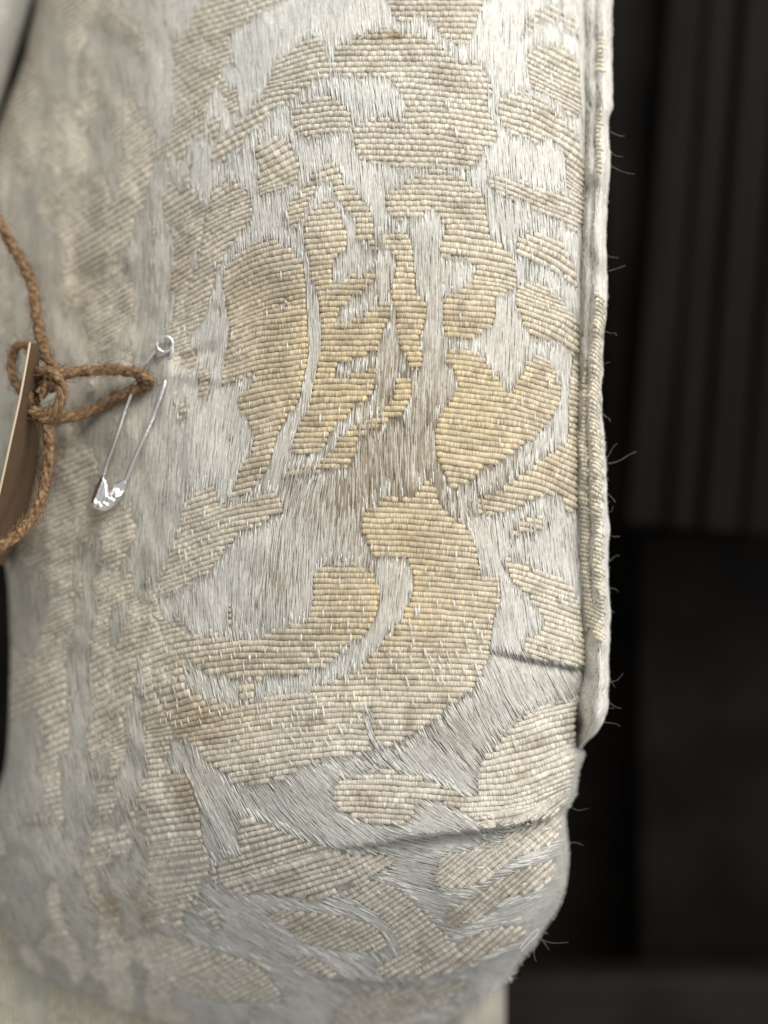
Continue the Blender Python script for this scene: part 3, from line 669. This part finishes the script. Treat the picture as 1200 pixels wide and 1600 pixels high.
front = A[:, None] * (1 - tl_) + B[:, None] * tl_; front[..., 0] += .12 * np.sin(tl_[..., 0] * math.pi)
back = front + np.array([-th * 1.3, -.004, 0])
G = np.concatenate([front, back[:, ::-1]], 1); kk = G.shape[1]
idx = np.arange(nE * kk).reshape(nE, kk); q = np.stack([idx[:-1], np.roll(idx, -1, 1)[:-1], np.roll(idx, -1, 1)[1:], idx[1:]], -1).reshape(-1, 4)
mesh_np('tag_card', G.reshape(-1, 3), q, M_PAP, tagt, smooth=False)
m_edge, _, _ = mat('cut_card_edge', .55, 0, (.62, .50, .36))
V, F = tubes(A + np.array([-.012, -.012, 0]), np.zeros(nE), np.tile([0, -1., 0], (nE, 1)), np.full(nE, .021), 6, full=True)
mesh_np('tag_edge', V, F, m_edge, tagt)

# ------------------------------------------------------------------ safety pin
def steel():
    m, t, b = mat('bright_steel', .24, 1.0, (.95, .96, .97)); tc = node(t, 'ShaderNodeTexCoord'); n1 = node(t, 'ShaderNodeTexNoise'); n1.inputs['Scale'].default_value = 18
    t.links.new(tc.outputs['Object'], n1.inputs[0]); bp = node(t, 'ShaderNodeBump'); bp.inputs['Strength'].default_value = .25; bp.inputs['Distance'].default_value = .03
    t.links.new(n1.outputs['Fac'], bp.inputs['Height']); t.links.new(bp.outputs[0], b.inputs['Normal']); return m
M_ST = steel()
pin = thing('safety_pin', 'small shiny steel safety pin stuck through the cushion cloth, holding the twine loop', 'safety pin')
def wire(name, ctrl, r, dense=8, taper=None):
    p = strand_path(ctrl, dense); n = len(p); rr = np.full(n, r) if taper is None else np.linspace(r, taper, n)
    V, F = tubes(p, np.zeros(n), np.tile([.1, -1., .05], (n, 1)), rr, 10, full=True); return mesh_np(name, V, F, M_ST, pin)
def hp(x, y, d): return (x, y, hh(x, y, d))
wire('pin_shaft', [hp(243, 548, .13), hp(234, 560, .15), hp(222, 577, .17), hp(212, 600, .17), hp(196, 640, .17), hp(180, 690, .17), hp(167, 725, .17), hp(160, 752, .15)], .028)
wire('pin_needle', [hp(262, 590, -.12), hp(257, 600, .02), hp(250, 622, .10), hp(240, 650, .13), hp(225, 684, .15), hp(211, 716, .16), hp(197, 750, .15)], .034)
wire('pin_tail', [hp(269, 541, .12), hp(269, 549, .10), hp(267, 560, .0), hp(265, 570, -.14)], .034)
a = np.linspace(0, 2 * math.pi * 2.15, 90); cx, cy = 257.5, 537.5
ctr = hh(258, 538, .13)
p = P(cx + 12.5 * np.cos(a + 2.4), cy + 12.5 * np.sin(a + 2.4), ctr + (a / (2 * math.pi) - 1) * .045)
V, F = tubes(p, np.zeros(len(p)), np.tile([0, -1., 0.], (len(p), 1)), np.full(len(p), .026), 10, full=True)
mesh_np('pin_coil', V, F, M_ST, pin)
# clasp: pressed cap, inflated outline with folded ridges
cl = smooth_poly([(159, 742), (165, 745), (169, 758), (170, 771), (174, 768), (179, 757), (188, 749), (197, 747), (199, 754), (195, 768), (188, 781), (177, 792), (164, 799), (151, 797), (143, 790), (142, 782), (148, 764)], 3)
cgx, cgy = np.meshgrid(np.arange(138, 204, 1.0), np.arange(738, 804, 1.0))
cin = inside(cgx, cgy, cl); cd, _, _, cqx, cqy = polydist(cgx, cgy, np.vstack([cl, cl[:1]]))
nearc = (~cin) & (cd < 1.5); cX = np.where(nearc, cqx, cgx); cY = np.where(nearc, cqy, cgy)
rr_ = np.clip(cd / 7.0, 0, 1); hgt = .085 * np.sqrt(np.clip(1 - (1 - rr_) ** 2, 0, 1)) * np.where(cin, 1, 0)
u_ = (cX - 148) * .93 + (cY - 764) * .36   # across the left fold
hgt += np.where(cX < 171, .016 * np.cos(u_ * 1.0) * (cY < 786) * rr_, 0)
for (bx_, by_, br, ba) in [(170, 779, 4.5, .05), (177, 783, 4, .045), (181, 776, 4, .04), (165, 789, 4, .035), (146, 785, 4, .045), (156, 792, 4, .03), (187, 762, 7, -.045)]:
    hgt += ba * np.exp(-(((cX - bx_) / br) ** 2 + ((cY - by_) / br) ** 2)) * np.where(cin, 1, 0)
hc = H(170, 772) + .16
okc = cin | nearc; idx = np.arange(cgx.size).reshape(cgx.shape)
gq = okc[:-1, :-1] & okc[:-1, 1:] & okc[1:, 1:] & okc[1:, :-1]
q1 = np.stack([idx[:-1, :-1], idx[1:, :-1], idx[1:, 1:], idx[:-1, 1:]], -1)[gq]
Vt = P(cX, cY, hc + hgt).reshape(-1, 3); Vk = P(cX, cY, hc - .08 * rr_ * cin).reshape(-1, 3)
mesh_np('pin_clasp', np.vstack([Vt, Vk]), np.vstack([q1, q1[:, ::-1] + len(Vt)]), M_ST, pin)

# ------------------------------------------------------------------ neighbouring upholstery
def sheet(name, nx, ny, fn, parent, colfn, material=M_BASE):
    u, v = np.meshgrid(np.linspace(0, 1, nx), np.linspace(0, 1, ny)); px, py, h = fn(u, v)
    idx = np.arange(u.size).reshape(u.shape); q = np.stack([idx[:-1, :-1], idx[1:, :-1], idx[1:, 1:], idx[:-1, 1:]], -1).reshape(-1, 4)
    return mesh_np(name, P(px, py, h).reshape(-1, 3), q, material, parent, colfn(px, py).reshape(-1, 3))
back = thing('back_cushion', 'grey cream damask upholstery bulging behind a dark gap at the top left corner', 'cushion')
def fb(u, v):
    x = -320 + u * (372 - 108 * np.clip(v, 0, 1)); xe = 52 - 0.31 * (v * 420 - 60)
    x = -320 + u * (xe + 320); y = -60 + v * 420
    t = np.clip((u - .8) / .2, 0, 1)
    return x, y, -4.0 - 2.6 * (1 - np.sqrt(np.clip(1 - t * t, 0, 1))) + .05 * N45(x, y)
sheet('back_cover', 120, 90, fb, back, lambda x, y: np.array((.52, .51, .48)) * (1 + .12 * N8(x, y * .4) + .1 * N45(x, y))[..., None])
basef = thing('lower_cushion', 'olive grey striped upholstery below the cushion, showing at the bottom edge', 'cushion')
def fs(u, v):
    x = -260 + u * 1049; y = 1330 + v * 480
    y = np.maximum(y, 1330)
    t = np.clip((u - .93) / .07, 0, 1); s_ = np.clip((.35 - v) / .35, 0, 1)
    return x + 0 * v, y, -4.9 - 2.0 * (1 - np.sqrt(np.clip(1 - t * t, 0, 1))) - 1.0 * s_ ** 2 + .06 * N45(x, y)
def cs(x, y): return mixc((.50, .485, .42), (.60, .56, .47), np.clip(N45(x, y), 0, 1)) * (1 + .1 * N8(x, y * .2))[..., None]
sheet('seat_cover', 260, 120, fs, basef, cs)
def seat_h(x, y):
    u = (x + 260) / 1049; t = np.clip((u - .93) / .07, 0, 1); v = (y - 1330) / 480; s_ = np.clip((.35 - v) / .35, 0, 1)
    return -4.9 - 2.0 * (1 - np.sqrt(np.clip(1 - t * t, 0, 1))) - 1.0 * s_ ** 2 + .06 * N45(x, y)
gp, gid, gr = [], [], []; k = 0
for xa, xb in ((-120, 30), (75, 330), (420, 560)):
    for xx in np.arange(xa, xb, 7.5):
        yy = np.arange(1350, 1760, 9.0); xv = xx + (yy - 1500) * .06 + .6 * N20(yy, xx); gp.append(P(xv, yy, seat_h(xv, yy) + .005)); gid.append(np.full(len(yy), k)); gr.append(np.full(len(yy), .028)); k += 1
pp = np.concatenate(gp); V, F = tubes(pp, np.concatenate(gid), np.tile([0, -1., 0], (len(pp), 1)), np.concatenate(gr), 5)
o = mesh_np('woven_stripes', V, F, M_RIB, basef, np.ones((len(V), 3)) * np.array((.74, .69, .56)), np.arange(len(V)) * .4); o['kind'] = 'stuff'

# ------------------------------------------------------------------ dark room behind
def wood(name, c0, c1, sc, rough=.6):
    m, t, b = mat(name, rough); tc = node(t, 'ShaderNodeTexCoord'); mp = node(t, 'ShaderNodeMapping'); mp.inputs['Scale'].default_value = sc
    n1 = node(t, 'ShaderNodeTexNoise'); n1.inputs['Scale'].default_value = 1; n1.inputs['Detail'].default_value = 5
    t.links.new(tc.outputs['Object'], mp.inputs[0]); t.links.new(mp.outputs[0], n1.inputs[0]); cr = node(t, 'ShaderNodeValToRGB')
    cr.color_ramp.elements[0].position = .35; cr.color_ramp.elements[1].position = .7
    cr.color_ramp.elements[0].color = (*c0, 1); cr.color_ramp.elements[1].color = (*c1, 1)
    t.links.new(n1.outputs['Fac'], cr.inputs[0]); t.links.new(cr.outputs[0], b.inputs['Base Color']); b.inputs['Specular IOR Level'].default_value = .1; return m
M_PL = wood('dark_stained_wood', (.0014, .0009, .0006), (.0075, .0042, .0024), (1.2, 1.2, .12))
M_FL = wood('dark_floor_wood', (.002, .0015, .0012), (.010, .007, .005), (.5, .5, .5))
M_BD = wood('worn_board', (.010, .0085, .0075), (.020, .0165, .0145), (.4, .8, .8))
def boxm(name, x0, x1, y0, y1, z0, z1, m, parent=None, bev=.08):
    V = np.array([(x, y, z) for x in (x0, x1) for y in (y0, y1) for z in (z0, z1)]); F = np.array([(0, 1, 3, 2), (4, 6, 7, 5), (0, 4, 5, 1), (2, 3, 7, 6), (0, 2, 6, 4), (1, 5, 7, 3)])
    o = mesh_np(name, V, F, m, parent, smooth=False)
    b = o.modifiers.new('bevel', 'BEVEL'); b.width = bev; b.segments = 2; return o
cab = thing('dark_cabinet', 'very dark out of focus wooden boards standing behind the cushion on the right', 'cabinet')
z_bot = 0.0; Yc = 14.0; kf = (D + Yc) / D
def wx(px, Y): return (px - 600) / 100 * (D + Y) / D
def wz(py, Y): return (800 - py) / 100 * (D + Y) / D
edges = [975, 1040, 1095, 1160, 1235, 1330, 1450]
for i in range(len(edges) - 1):
    dz = random.uniform(-.15, .15)
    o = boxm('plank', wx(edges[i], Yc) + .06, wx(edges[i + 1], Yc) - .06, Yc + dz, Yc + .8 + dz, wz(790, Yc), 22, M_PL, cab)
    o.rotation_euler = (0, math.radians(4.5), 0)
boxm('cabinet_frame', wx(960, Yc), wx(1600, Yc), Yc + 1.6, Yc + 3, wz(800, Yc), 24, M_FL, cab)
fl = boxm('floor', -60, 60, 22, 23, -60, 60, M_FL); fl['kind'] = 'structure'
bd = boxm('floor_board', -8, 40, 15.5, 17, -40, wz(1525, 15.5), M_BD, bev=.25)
bd['label'] = 'blurred grey brown board lying along the bottom right of the dark floor'; bd['category'] = 'board'
boxm('floor_slab', wx(1000, 19), 40, 19, 20, -18, wz(835, 19), M_FL)['kind'] = 'structure'
